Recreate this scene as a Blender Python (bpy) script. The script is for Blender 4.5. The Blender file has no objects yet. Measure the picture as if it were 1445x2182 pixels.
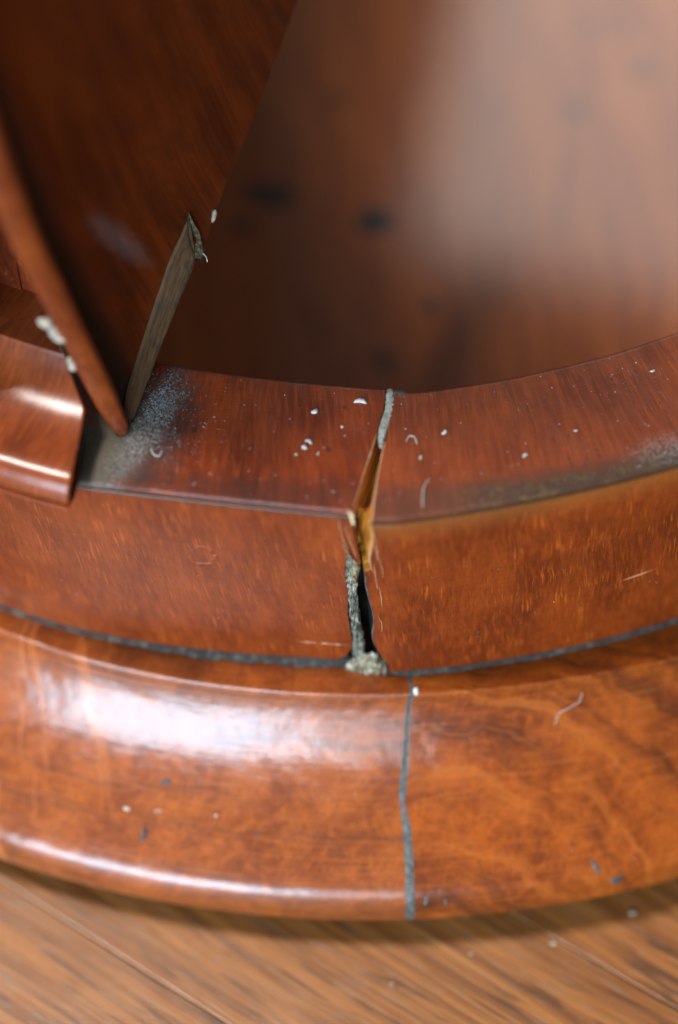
import bpy, math, random
import numpy as np
from mathutils import Vector, Matrix, noise
random.seed(7)
rnd = random.random
R = math.radians
MM = 0.001
FL = 108.0                       # height of the sill top above the floor, mm

# ------------------------------------------------------------------ camera, world, lamps, exposure
PITCH, ROLL, CAMH = R(50.063), R(-1.432), 318.12
CXC, CYC = 10.84, 457.33         # axis of the round cabinet (mm, camera foot at 0,0)
FPX = 450.0/145.0*1445
scn = bpy.context.scene
col = scn.collection
cam_d = bpy.data.cameras.new('camera'); cam = bpy.data.objects.new('camera', cam_d); col.objects.link(cam)
RX = Vector((1, 0, 0)); UP = Vector((0, math.sin(PITCH), math.cos(PITCH))); FW = Vector((0, math.cos(PITCH), -math.sin(PITCH)))
cr, sr = math.cos(ROLL), math.sin(ROLL)
CR = RX*cr+UP*sr; CU = RX*(-sr)+UP*cr
m = Matrix((CR, CU, -FW)).transposed().to_4x4(); m.translation = Vector((0, 0, (CAMH+FL)*MM))
cam.matrix_world = m
cam_d.sensor_fit = 'HORIZONTAL'; cam_d.sensor_width = 36; cam_d.lens = 36*450/145
cam_d.clip_start = 0.02; cam_d.clip_end = 50
cam_d.dof.use_dof = True; cam_d.dof.focus_distance = 0.438; cam_d.dof.aperture_fstop = 4.8
scn.camera = cam

w = bpy.data.worlds.new('World'); scn.world = w; w.use_nodes = True
bg = w.node_tree.nodes['Background']; bg.inputs[0].default_value = (0.80, 0.78, 0.78, 1); bg.inputs[1].default_value = 0.10

def area(name, loc, aim, sx, sy, power, color):
    l = bpy.data.lights.new(name, 'AREA'); l.shape = 'RECTANGLE'; l.size = sx; l.size_y = sy; l.energy = power; l.color = color
    o = bpy.data.objects.new(name, l); col.objects.link(o); o.location = loc
    o.rotation_euler = (Vector(aim)-Vector(loc)).to_track_quat('-Z', 'Y').to_euler(); return o
area('window_light', (-0.74, -1.14, 0.54), (0, 0.26, 0.08), 0.92, 0.75, 62, (0.60, 0.81, 1.0))
area('sheen_fill_light', (-0.12, -1.30, 0.54), (0, 0.26, 0.08), 0.45, 0.75, 8.5, (0.68, 0.85, 1.0))  # added lamp, no real window: stretches the bluish sheen along the moulding
area('haze_fill_light', (0.52, 1.70, 1.02), (0.10, 0.52, 0.04), 0.80, 0.50, 4.7, (0.92, 0.98, 0.95))  # added lamp behind the cabinet, for the haze reflected in the base board
area('overhead_fill_light', (-0.78, 0.36, 1.90), (0.05, 0.44, 0.04), 0.32, 0.32, 46, (1.0, 0.96, 0.90))  # added overhead lamp that brightens the right of the interior
scn.view_settings.view_transform = 'Standard'; scn.view_settings.look = 'None'
scn.view_settings.exposure = 0.18; scn.view_settings.gamma = 1
scn.render.engine = 'CYCLES'

# ------------------------------------------------------------------ geometry helpers (all in mm, sill top = 0)
def ray(px, py):
    x = (px-722.5)/FPX; y = -(py-1091)/FPX
    return FW + CR*x + CU*y
CAM = Vector((0, 0, CAMH))
def at(px, py, z=0.0):                      # point of the level plane z seen at a place in the photograph
    d = ray(px, py); return CAM + d*((z-CAMH)/d.z)
def atd(px, py, depth):
    return CAM + ray(px, py)*depth
def pol(p):                                 # -> angle round the cabinet axis, radius
    return math.atan2(p.x-CXC, CYC-p.y), math.hypot(p.x-CXC, p.y-CYC)
def cyl(th, r, z):
    return Vector((CXC+r*math.sin(th), CYC-r*math.cos(th), z))

R0, R1, ZG, RM = 157.24, 190.64, -53.15, 196.6
def fit(tab, deg):
    t = np.array(tab); c = np.polyfit(t[:, 0], t[:, 1], deg); lo, hi = t[:, 0].min(), t[:, 0].max()
    return lambda th: float(np.polyval(c, min(max(math.degrees(th), lo), hi)))
inL = fit([(-15.5, -1.07), (-11.8, -1.23), (-8.1, -.86), (-4.5, -.27), (-.3, .71)], 2)
inR = fit([(2.3, 2.0), (6.1, 1.14), (9.6, .78), (13.5, -.11), (17.4, -.62), (23.3, -.88)], 2)
frL = fit([(-18.8, 1.2), (-15.3, 0), (-12.4, -.7), (-9.5, -.85), (-6.7, -.66), (-2.6, .5)], 2)
frR = fit([(.3, 2.42), (6.1, .1), (12, -.88), (17.7, -1.64)], 2)
grL = fit([(-26.9, .52), (-23, .42), (-19.3, -.3), (-15.8, -1.26), (-12.3, -1.7), (-5.4, -2.38), (-1, -2.0)], 3)
grR = fit([(0.4, .8), (5.4, .4), (11.3, -.7), (19.4, -.86)], 2)
mtD = fit([(-26, .37), (-22.2, .3), (-18.6, .5), (-13.4, .5), (-8.4, .1), (-1.2, 0), (2.9, .4), (8.7, .8), (18.2, 2.2)], 3)
def clampi(x, xs, ys): return float(np.interp(x, xs, ys))
def nz(x, y=0, z=0): return noise.noise(Vector((x, y, z)))
def inner_r(th, s): return R0 + (inL if s < 0 else inR)(th)
def front_r(th, s): return R1 + (frL if s < 0 else frR)(th)
def groove_r(th, s): return R1 + .5 + (grL if s < 0 else grR)(th)
def groove_s(th):
    k = clampi(math.degrees(th), [-2.5, 1.5], [0, 1]); return groove_r(th, -1)*(1-k)+groove_r(th, 1)*k

def cr_curve(pts, n):                       # Catmull-Rom through control points
    out = []
    P = [pts[0]]+list(pts)+[pts[-1]]
    for i in range(1, len(P)-2):
        a, b, c, d = [np.array(q, float) for q in P[i-1:i+3]]
        for k in range(n):
            t = k/n
            out.append(.5*((2*b)+(-a+c)*t+(2*a-5*b+4*c-d)*t*t+(-a+3*b-3*c+d)*t**3))
    out.append(np.array(pts[-1], float)); return out

def mk(name, verts, faces, mat, parent=None, uvs=None, smooth=True, recenter=False):
    me = bpy.data.meshes.new(name)
    org = Vector((0, 0, 0))
    vs = [Vector((v[0]*MM, v[1]*MM, (v[2]+FL)*MM)) for v in verts]
    if recenter:
        org = sum(vs, Vector((0, 0, 0)))/len(vs); org.z = min(v.z for v in vs)
    me.from_pydata([tuple(v-org) for v in vs], [], faces)
    if uvs is not None:
        l = me.uv_layers.new(name='uv')
        vi = np.zeros(len(me.loops), np.int32); me.loops.foreach_get('vertex_index', vi)
        l.data.foreach_set('uv', np.array(uvs, np.float32)[vi].ravel())
    me.polygons.foreach_set('use_smooth', [smooth]*len(me.polygons))
    me.materials.append(mat); me.update()
    o = bpy.data.objects.new(name, me); col.objects.link(o); o.location = org
    if parent: o.parent = parent; o.matrix_parent_inverse = parent.matrix_world.inverted() if False else Matrix()
    return o
def grid(name, rows, mat, parent=None, uv=None, smooth=True, flip=False, closed=False, recenter=False):
    n, k = len(rows), len(rows[0]); V = [p for r_ in rows for p in r_]; F = []
    for i in range(n-1):
        for j in range(k if closed else k-1):
            a, b = i*k+j, i*k+(j+1) % k
            f = (a, b, b+k, a+k); F.append(f[::-1] if flip else f)
    U = [u for r_ in uv for u in r_] if uv else None
    return mk(name, V, F, mat, parent, U, smooth, recenter)

# ------------------------------------------------------------------ material helpers
class NT:
    def __init__(s, name):
        s.m = bpy.data.materials.new(name); s.m.use_nodes = True; s.t = s.m.node_tree; s.t.nodes.clear()
        s.out = s.t.nodes.new('ShaderNodeOutputMaterial'); s.b = s.t.nodes.new('ShaderNodeBsdfPrincipled')
        s.t.links.new(s.b.outputs[0], s.out.inputs[0])
    def n(s, typ, **kw):
        q = s.t.nodes.new(typ)
        for k, v in kw.items(): setattr(q, k, v)
        return q
    def put(s, sock, v):
        if v is None: return
        if isinstance(v, bpy.types.NodeSocket): s.t.links.new(v, sock)
        elif isinstance(v, (tuple, list)) and len(v) == 3 and sock.type == 'RGBA': sock.default_value = (*v, 1)
        else: sock.default_value = v
    def uv(s): return s.n('ShaderNodeTexCoord').outputs['UV']
    def obj(s): return s.n('ShaderNodeTexCoord').outputs['Object']
    def math(s, op, a, b=None, c=None, clamp=False):
        q = s.n('ShaderNodeMath', operation=op, use_clamp=clamp)
        s.put(q.inputs[0], a); s.put(q.inputs[1], b)
        if c is not None: s.put(q.inputs[2], c)
        return q.outputs[0]
    def vm(s, op, a, b=None):
        q = s.n('ShaderNodeVectorMath', operation=op); s.put(q.inputs[0], a)
        if b is not None: s.put(q.inputs[1], b)
        return q.outputs[0]
    def sep(s, v):
        q = s.n('ShaderNodeSeparateXYZ'); s.put(q.inputs[0], v); return q.outputs
    def comb(s, x, y, z=0.0):
        q = s.n('ShaderNodeCombineXYZ'); s.put(q.inputs[0], x); s.put(q.inputs[1], y); s.put(q.inputs[2], z); return q.outputs[0]
    def noise(s, v, scale=1.0, det=3.0, rough=.5, mul=None, dist=0.0, off=None):
        if off: v = s.vm('ADD', v, off)
        if mul: v = s.vm('MULTIPLY', v, mul)
        q = s.n('ShaderNodeTexNoise'); s.put(q.inputs['Vector'], v); q.inputs['Scale'].default_value = scale
        q.inputs['Detail'].default_value = det; q.inputs['Roughness'].default_value = rough; q.inputs['Distortion'].default_value = dist
        return q.outputs['Fac']
    def ss(s, v, a, b):                     # smooth step
        q = s.n('ShaderNodeMapRange', interpolation_type='SMOOTHSTEP'); s.put(q.inputs[0], v)
        s.put(q.inputs[1], a); s.put(q.inputs[2], b); return q.outputs[0]
    def mix(s, f, a, b, mode='MIX'):
        q = s.n('ShaderNodeMix', data_type='RGBA', blend_type=mode); s.put(q.inputs[0], f)
        s.put(q.inputs[6], a); s.put(q.inputs[7], b); return q.outputs[2]
    def ell(s, P, cu, cv, ru, rv, soft=.35, ang=0.0, warp=None):   # soft ellipse mask in uv (mm)
        x, y, _ = s.sep(P)
        x = s.math('SUBTRACT', x, cu); y = s.math('SUBTRACT', y, cv)
        ca, sa = math.cos(ang), math.sin(ang)
        x2 = s.math('ADD', s.math('MULTIPLY', x, ca/ru), s.math('MULTIPLY', y, sa/ru))
        y2 = s.math('ADD', s.math('MULTIPLY', x, -sa/rv), s.math('MULTIPLY', y, ca/rv))
        d = s.math('SQRT', s.math('ADD', s.math('MULTIPLY', x2, x2), s.math('MULTIPLY', y2, y2)))
        if warp is not None: d = s.math('ADD', d, warp)
        return s.ss(d, 1+soft, 1-soft)
    def bump(s, h, strength, dist, prev=None):
        q = s.n('ShaderNodeBump'); q.inputs['Strength'].default_value = strength; q.inputs['Distance'].default_value = dist
        s.put(q.inputs['Height'], h)
        if prev is not None: s.put(q.inputs['Normal'], prev)
        return q.outputs[0]
    def done(s, color, rough=.4, normal=None, coat=0.0, coat_r=.1, spec=.5, sss=0.0):
        s.put(s.b.inputs['Base Color'], color); s.put(s.b.inputs['Roughness'], rough)
        if normal is not None: s.put(s.b.inputs['Normal'], normal); s.put(s.b.inputs['Coat Normal'], normal)
        s.put(s.b.inputs['Coat Weight'], coat); s.put(s.b.inputs['Coat Roughness'], coat_r); s.put(s.b.inputs['Specular IOR Level'], spec)
        if sss: s.b.inputs['Subsurface Weight'].default_value = sss; s.b.inputs['Subsurface Radius'].default_value = (.003, .0012, .0004); s.b.inputs['Subsurface Scale'].default_value = 1
        return s.m

def wood(name, dark, mid, fleck, seed=0.0, fleck_amt=.7, lean=0.0, flk=(1.5, .2), wav=2.0, grainmul=(.9, .12), rough=.34, coat=.25, coat_r=.16,
         pores=.5, extra=None, bumpy=.3, hlines=.3, spec=.22):
    """polished mahogany; uv in mm, streaks run along v"""
    dark, mid, fleck = [(c[0]*.88, c[1]*.68, c[2]*.5) for c in (dark, mid, fleck)]
    t = NT(name); P = t.vm('ADD', t.uv(), (seed*13.7, seed*7.1, seed)); U0 = t.uv()
    x, y, _ = t.sep(P)
    wv = t.math('MULTIPLY', t.math('SUBTRACT', t.noise(P, .09, 2, off=(5, 9, 0)), .5), wav*4)
    wv2 = t.math('MULTIPLY', t.math('SUBTRACT', t.noise(P, .28, 2), .5), wav*.9)
    xx = t.math('ADD', t.math('ADD', x, t.math('MULTIPLY', y, lean)), t.math('ADD', wv, wv2))
    Q = t.comb(xx, y, 0.0)
    big = t.ss(t.noise(Q, .06, 3, mul=(1.6, .8, 1)), .32, .70)
    fine = t.noise(Q, 1, 4, .6, mul=(grainmul[0]*3, grainmul[1]*2.2, 1))
    med = t.noise(Q, 1, 3, .55, mul=(grainmul[0], grainmul[1], 1))
    c = t.mix(big, dark, mid)
    c = t.mix(t.math('MULTIPLY', t.ss(med, .42, .68), .45), c, tuple(a*1.35 for a in mid))
    c = t.mix(t.math('MULTIPLY', t.ss(fine, .52, .34), .38), c, tuple(a*.55 for a in dark))
    hl = t.noise(P, 1, 3, .6, mul=(.11, 2.6, 1))
    c = t.mix(t.math('MULTIPLY', t.ss(hl, .50, .72), hlines), c, tuple(a*.5 for a in dark))
    # ray flecks: short bright dashes
    f1 = t.noise(Q, 1, 2.5, .6, mul=(flk[0]*1.9, flk[1]*.9, 1), off=(31, 2, 0))
    f2 = t.ss(t.noise(P, .16, 2, off=(3, 77, 0)), .42, .64)
    fm = t.math('MULTIPLY', t.ss(f1, .56, .66), t.math('MULTIPLY', t.math('ADD', f2, .15), fleck_amt))
    c = t.mix(fm, c, fleck)
    # open pores: short dark dashes
    p1 = t.noise(Q, 1, 1, .4, mul=(2.6, .42, 1), off=(91, 12, 0)); p2 = t.ss(t.noise(P, .2, 2, off=(13, 7, 0)), .46, .62)
    pm = t.math('MULTIPLY', t.ss(p1, .69, .75), t.math('MULTIPLY', p2, pores))
    c = t.mix(pm, c, (.018, .012, .010))
    # fine bright dust / scratches in the polish
    d1 = t.ss(t.noise(P, 3.2, 2, .5, off=(7, 7, 3)), .735, .78)
    c = t.mix(t.math('MULTIPLY', d1, .5), c, (.42, .36, .33))
    rg = t.math('ADD', rough-.06, t.math('MULTIPLY', t.noise(P, .5, 4, .6), .14))
    nrm = t.bump(t.noise(P, .13, 2), bumpy, .0012)
    nrm = t.bump(t.math('SUBTRACT', t.math('MULTIPLY', fine, .5), t.math('MULTIPLY', pm, 1.2)), .22, .00012, nrm)
    ct = coat
    if extra: c, rg, nrm, ct = extra(t, U0, c, rg, nrm, ct)
    return t.done(c, rg, nrm, ct, coat_r, spec)

MD, MI, MF = (.105, .026, .0075), (.205, .054, .013), (.50, .135, .026)
UT = 175.0                       # mm per radian on the sill board uv
def uv_sill(px, py):
    th, r = pol(at(px, py, 0)); return th*UT, r
def on_front(px, py, s):
    d = ray(px, py); lo, hi = 400.0, 540.0
    for _ in range(40):
        t = (lo+hi)/2; p = CAM+d*t; th, r = pol(p); kk = min(max(-p.z/53.15, 0), 1)
        if p.z < 2 and r <= front_r(th, s)*(1-kk)+groove_r(th, s)*kk: hi = t
        else: lo = t
    return th, -p.z
def uv_face(px, py):
    th, v = on_front(px, py, 1 if px > 775 else -1); return th*R1, v

def sill_extra(side):
    def f(t, P, c, rg, nrm, ct):
        n1 = t.noise(P, .35, 4, .65); n2 = t.noise(P, 1.6, 4, .7); w_ = t.math('MULTIPLY', t.math('SUBTRACT', n1, .5), 1.6)
        if side < 0:
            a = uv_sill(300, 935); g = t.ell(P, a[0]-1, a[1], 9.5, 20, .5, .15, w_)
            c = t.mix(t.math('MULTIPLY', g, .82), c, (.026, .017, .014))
            a = uv_sill(265, 960); g2 = t.ell(P, a[0]+1, a[1], 3.6, 19, .45, .22, w_)
            c = t.mix(t.math('MULTIPLY', g2, t.ss(n2, .40, .62)), c, (.16, .155, .14))
            a = uv_sill(205, 960); g0 = t.ell(P, a[0], a[1], 5.5, 17, .35, .1, w_)
            c = t.mix(t.math('MULTIPLY', g0, .9), c, t.mix(n2, (.045, .036, .024), (.12, .10, .07)))
            a = uv_sill(345, 840); g3 = t.ell(P, a[0], a[1], 2.0, 8, .6, .1, w_)
            c = t.mix(t.math('MULTIPLY', g3, t.ss(n2, .44, .66)), c, (.16, .18, .19))
            rg = t.mix(t.math('MAXIMUM', g, g2), rg, (.62, .62, .62)); ct = t.math('MULTIPLY', t.math('SUBTRACT', 1.0, g), ct)
            a = uv_sill(560, 1050); g4 = t.ell(P, a[0], a[1]+1, 24, 4.4, .7, 0, w_)
            c = t.mix(t.math('MULTIPLY', g4, .55), c, (.035, .016, .012))
            for q in ((532, 957, .9), (700, 958, .6), (735, 868, .5), (415, 915, .7)):
                a = uv_sill(q[0], q[1]); c = t.mix(t.math('MULTIPLY', t.ell(P, a[0], a[1], q[2], q[2]*1.3, .5, 0, w_), .75), c, (.03, .016, .013))
            a = uv_sill(532, 957); c = t.mix(t.ell(P, a[0], a[1]-.1, .42, .5, .5), c, (.25, .05, .012))
        else:
            x, y, _ = t.sep(P)
            edge = t.math('SUBTRACT', y, R1-4.5)
            g = t.ss(t.math('ADD', edge, t.math('MULTIPLY', w_, 3.2)), -4.5, 2.0)
            gx = t.ss(x, -2.0, 26.0)
            c = t.mix(t.math('MULTIPLY', g, t.math('ADD', t.math('MULTIPLY', gx, .45), .45)), c, (.042, .026, .018))
            g5 = t.math('MULTIPLY', t.ss(t.math('ADD', edge, t.math('MULTIPLY', w_, 1.5)), -.9, 1.2), t.math('MULTIPLY', t.ss(n2, .46, .62), t.ss(n1, .44, .58)))
            c = t.mix(t.math('MULTIPLY', g5, t.math('MULTIPLY', t.ss(x, 2, 26), .8)), c, (.17, .10, .035))
            a = uv_sill(1425, 955); g6 = t.ell(P, a[0], a[1], 6, 3.4, .6, 0, w_)
            c = t.mix(t.math('MULTIPLY', g6, t.math('MULTIPLY', t.ss(n2, .46, .6), .55)), c, (.30, .29, .27))
            # long open pores running across the board
            p = t.ss(t.noise(P, 1, 1, .4, mul=(1.7, .11, 1), off=(44, 3, 0)), .66, .72)
            pb = t.ss(t.noise(P, 1, 1, .4, mul=(2.2, 1.1, 1), off=(4, 3, 0)), .42, .56)
            p = t.math('MULTIPLY', t.math('MULTIPLY', p, pb), t.ss(x, 8, 30))
            c = t.mix(t.math('MULTIPLY', p, .85), c, (.02, .014, .012))
            hz = t.math('MULTIPLY', t.ss(n1, .35, .7), .22)
            rg = t.math('ADD', rg, .06)
        # worn pale scuffs
        sc = t.math('MULTIPLY', t.ss(t.noise(P, 1, 3, .7, mul=(.5, 2.4, 1), off=(9, 2, 0)), .66, .74), t.ss(t.noise(P, .22, 1, off=(2, 1, 0)), .5, .62))
        c = t.mix(t.math('MULTIPLY', sc, .4), c, (.40, .33, .30))
        # dust of fine specks over the whole board
        sp = t.n('ShaderNodeTexVoronoi'); t.put(sp.inputs['Vector'], P); sp.inputs['Scale'].default_value = 1.1
        sm = t.math('MULTIPLY', t.ss(sp.outputs['Distance'], .11, .05), t.ss(n1, .45, .62))
        c = t.mix(t.math('MULTIPLY', sm, .55), c, (.45, .42, .40))
        return c, rg, nrm, ct
    return f
def face_extra(side):
    def f(t, P, c, rg, nrm, ct):
        x, y, _ = t.sep(P); n1 = t.noise(P, .4, 4, .65)
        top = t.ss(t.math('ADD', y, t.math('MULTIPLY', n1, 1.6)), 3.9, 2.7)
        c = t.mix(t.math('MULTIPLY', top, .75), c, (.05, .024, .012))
        if side < 0:
            a = uv_face(432, 1186)
            r1 = t.ell(P, a[0], a[1], 2.9, 3.3, .18, .2); r2 = t.ell(P, a[0]-.25, a[1]-.2, 2.2, 2.6, .2, .3)
            ring = t.math('MULTIPLY', r1, t.math('SUBTRACT', 1.0, r2))
            ring = t.math('MULTIPLY', ring, t.ss(t.noise(P, .45, 1), .40, .52))
            nrm = t.bump(t.math('MULTIPLY', ring, -1.0), .7, .0003, nrm)
            c = t.mix(t.math('MULTIPLY', ring, .6), c, (.26, .035, .008))
            a = uv_face(690, 1371); s1 = t.ell(P, a[0], a[1], 4.4, .28, .5, .03)
            c = t.mix(t.math('MULTIPLY', s1, t.ss(n1, .38, .55)), c, (.52, .30, .20))
            x0 = uv_face(300, 1200)
            hz = t.ell(P, x0[0], x0[1], 30, 15, .8)
            c = t.mix(t.math('MULTIPLY', hz, .12), c, (.27, .12, .08))  # pinkish window haze painted into the facing colour
        else:
            a = uv_face(1358, 1226); s1 = t.ell(P, a[0], a[1], 3.0, .25, .5, -.12)
            c = t.mix(t.math('MULTIPLY', s1, .6), c, (.55, .28, .14))
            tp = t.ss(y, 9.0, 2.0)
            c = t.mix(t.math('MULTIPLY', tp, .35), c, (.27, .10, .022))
        return c, rg, nrm, ct
    return f
def mould_extra(side):
    def f(t, P, c, rg, nrm, ct):
        x, y, _ = t.sep(P); n1 = t.noise(P, .4, 4, .65)
        w1 = t.math('MULTIPLY', t.math('SUBTRACT', t.noise(P, .06, 3, .5, off=(3, 3, 0)), .5), 22.0)
        if side > 0:    # figured swirl
            cx_, cy_ = 8.0, 58.0
            dx = t.math('SUBTRACT', x, cx_); dy = t.math('MULTIPLY', t.math('SUBTRACT', y, cy_), 1.0)
            d = t.math('SQRT', t.math('ADD', t.math('MULTIPLY', dx, dx), t.math('MULTIPLY', dy, dy)))
            d = t.math('ADD', d, t.math('MULTIPLY', w1, .7))
            q = t.noise(t.comb(d, t.math('MULTIPLY', x, .10), t.math('MULTIPLY', y, .05)), .17, 3, .5)
            c = t.mix(t.math('MULTIPLY', t.ss(q, .46, .68), .75), c, (.055, .012, .004))
            c = t.mix(t.math('MULTIPLY', t.ss(q, .46, .34), .5), c, (.34, .085, .012))
            q2 = t.noise(t.comb(d, t.math('MULTIPLY', x, .03), 4.0), .55, 3, .6)
            c = t.mix(t.math('MULTIPLY', t.ss(q2, .52, .68), .3), c, (.32, .075, .012))
        else:
            q = t.noise(t.comb(t.math('ADD', y, t.math('MULTIPLY', w1, .35)), t.math('MULTIPLY', x, .07), 2.0), .26, 4, .6)
            c = t.mix(t.math('MULTIPLY', t.ss(q, .5, .68), .5), c, (.08, .026, .012))
            q = t.noise(t.comb(t.math('ADD', t.math('ADD', x, t.math('MULTIPLY', y, -.35)), t.math('MULTIPLY', w1, .3)), t.math('MULTIPLY', y, .06), 2.0), .3, 3, .6)
            c = t.mix(t.math('MULTIPLY', t.math('MULTIPLY', t.ss(q, .55, .68), t.ss(x, -55, -80)), .6), c, (.46, .13, .03))
        # small pores low on the slope
        p1 = t.noise(P, 1, 1, .4, mul=(1.9, .55, 1), off=(1, 12, 0))
        pm = t.math('MULTIPLY', t.ss(p1, .66, .72), t.math('MULTIPLY', t.ss(y, 26, 34), t.ss(y, 46, 40)))
        c = t.mix(t.math('MULTIPLY', pm, .8), c, (.03, .018, .014))
        c = t.mix(t.math('MULTIPLY', t.ss(t.noise(P, 1, 3, .6, mul=(.06, 1.1, 1), off=(0, 5, 0)), .52, .66), .35), c, (.30, .075, .014))
        # chipped pale lower rim and dark edge streaks
        ch = t.math('MULTIPLY', t.ss(y, 55.5, 57.5), t.ss(t.noise(P, .8, 4, .7, off=(8, 1, 0)), .58, .66))
        c = t.mix(t.math('MULTIPLY', ch, .8), c, (.50, .26, .16))
        rg = t.math('SUBTRACT', rg, .04)
        sm = t.noise(P, 1, 3, .6, mul=(.05, .7, 1))
        rg = t.math('ADD', rg, t.math('MULTIPLY', t.ss(sm, .45, .7), .10))
        nrm = t.bump(t.noise(P, 1, 4, .65, mul=(.035, .8, 1), off=(2, 2, 0)), .25, .00018, nrm)
        nrm = t.bump(t.noise(P, .9, 3, .6), .25, .0001, nrm)
        ct = t.math('SUBTRACT', ct, t.math('MULTIPLY', t.ss(n1, .5, .7), .12))
        return c, rg, nrm, ct
    return f

M = {}
M['sillL'] = wood('mahogany_sill_left', (.12, .020, .005), (.25, .048, .010), (.40, .090, .016), 1.0, .5, -.12, (1.3, .10), .35, (.9, .07), .40, .25, .12, .5, sill_extra(-1), hlines=.25)
M['sillR'] = wood('mahogany_sill_right', (.15, .030, .007), (.25, .056, .013), (.40, .105, .020), 2.0, .5, .02, (1.4, .09), .15, (.9, .06), .42, .15, .2, .6, sill_extra(1), hlines=.25)
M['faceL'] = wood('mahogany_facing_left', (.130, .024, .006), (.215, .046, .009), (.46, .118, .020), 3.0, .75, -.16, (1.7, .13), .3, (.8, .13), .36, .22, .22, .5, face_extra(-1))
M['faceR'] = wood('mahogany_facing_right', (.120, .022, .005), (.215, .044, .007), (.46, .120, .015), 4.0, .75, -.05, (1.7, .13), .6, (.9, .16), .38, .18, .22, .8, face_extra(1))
M['moldL'] = wood('mahogany_moulding_left', (.165, .042, .009), (.285, .082, .015), (.42, .13, .024), 5.0, .15, .25, (.5, .2), 2.0, (.35, .3), .50, .78, .19, .2, mould_extra(-1), bumpy=.2, spec=.10, hlines=.15)
M['moldR'] = wood('mahogany_moulding_right', (.16, .036, .006), (.285, .074, .010), (.44, .125, .016), 6.0, .15, .25, (.5, .2), 2.0, (.35, .3), .50, .55, .15, .25, mould_extra(1), bumpy=.2, spec=.10, hlines=.15)
M['block'] = wood('mahogany_block', (.12, .026, .008), (.20, .048, .012), (.42, .12, .03), 7.0, .35, -.05, (1.0, .10), .4, (.7, .12), .5, .60, .24, .4, bumpy=.08, spec=.06, hlines=.1)
M['post'] = wood('mahogany_post', (.06, .012, .006), (.14, .028, .010), (.36, .08, .02), 8.0, .9, 0, (1.4, .3), 3.0, (.9, .2), .4, .1, .2, 1.0)

def mottled(name, cols, scale, rough=.7, bs=.5, bd=.0004, spec=.5, sss=0, coat=0.0):
    t = NT(name); P = t.vm('MULTIPLY', t.obj(), (1000, 1000, 1000))
    n1 = t.noise(P, scale, 5, .7); q = t.n('ShaderNodeValToRGB'); t.put(q.inputs[0], n1)
    e = q.color_ramp.elements
    for i, (p, c) in enumerate(cols):
        x = e[i] if i < 2 else e.new(p); x.position = p; x.color = (*c, 1)
    h = t.noise(P, scale*2.2, 4, .7)
    return t.done(q.outputs[0], rough, t.bump(h, bs, bd), coat, .2, spec, sss)
M['wax'] = mottled('dirty_wax', [(.30, (.020, .012, .009)), (.50, (.035, .028, .024)), (.62, (.080, .072, .058)), (.74, (.25, .24, .20))], .42, .9, spec=.2)
M['filler'] = mottled('grey_filler', [(.32, (.020, .016, .013)), (.5, (.060, .058, .050)), (.66, (.11, .11, .095)), (.8, (.20, .20, .18))], .9, .6, .4, .0002)
M['putty'] = mottled('pale_putty', [(.30, (.13, .11, .08)), (.45, (.25, .23, .19)), (.6, (.36, .36, .32)), (.75, (.5, .5, .47))], .9, .35, .5, .0003, coat=.3)
M['old'] = mottled('old_crack_filler', [(.34, (.014, .011, .009)), (.44, (.09, .08, .06)), (.53, (.25, .21, .14)), (.66, (.48, .45, .37))], .7, .7, .8, .0006)
M['resin'] = mottled('glue_resin', [(.38, (.02, .014, .008)), (.47, (.14, .085, .025)), (.55, (.20, .17, .10)), (.66, (.45, .43, .34))], .6, .3, .6, .0005, coat=.5, sss=.2)
M['crumb'] = mottled('white_crumb', [(.3, (.34, .32, .27)), (.7, (.56, .53, .47))], 2.5, .8, .5, .0002)
M['fibre'] = mottled('pale_fibre', [(.3, (.40, .38, .34)), (.7, (.6, .58, .54))], 1, .6)
M['dust'] = mottled('grey_dust', [(.3, (.24, .24, .24)), (.7, (.52, .52, .50))], .2, .9)
M['dirt'] = mottled('dark_dirt', [(.3, (.012, .012, .013)), (.7, (.04, .042, .046))], .8, .6)
M['torn'] = mottled('torn_pale_wood', [(.3, (.28, .09, .03)), (.5, (.50, .25, .11)), (.7, (.74, .52, .32))], 1.6, .7, .6, .0003)
M['nick'] = mottled('fresh_bare_wood', [(.35, (.55, .34, .12)), (.6, (.80, .68, .42))], 1.6, .7, .6, .0003)

M['chip'] = mottled('pale_chip', [(.35, (.24, .16, .10)), (.65, (.42, .36, .28))], 1.2, .7, .5, .0002)
def crack_mat():
    t = NT('raw_amber_wood'); P = t.uv()
    n1 = t.noise(P, 1, 4, .6, mul=(1.6, .14, 1)); n2 = t.noise(P, 1, 3, .6, mul=(.9, .05, 1), off=(4, 4, 0))
    c = t.mix(t.ss(n1, .35, .65), (.30, .085, .006), (.68, .27, .03))
    c = t.mix(t.math('MULTIPLY', t.ss(n2, .56, .64), .7), c, (.10, .025, .006))
    c = t.mix(t.ss(t.sep(P)[1], 45, 52), c, (.012, .009, .007))  # shade of the lower hollow, painted near-black into the wood colour
    t.done(c, .5, t.bump(n1, .5, .0004), .2, .25, .5, .35); return t.m
M['crack'] = crack_mat()
def bare_mat():
    t = NT('bare_dirty_wood'); P = t.uv()
    n1 = t.noise(P, 1, 5, .65, mul=(1.8, .12, 1)); n2 = t.noise(P, .25, 3)
    c = t.mix(t.ss(n1, .3, .7), (.075, .034, .012), (.17, .085, .034))
    c = t.mix(t.math('MULTIPLY', t.ss(n2, .5, .7), .7), c, (.06, .04, .022))
    return t.done(c, .75, t.bump(n1, .5, .0003), 0, .3)
M['bare'] = bare_mat()

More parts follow.
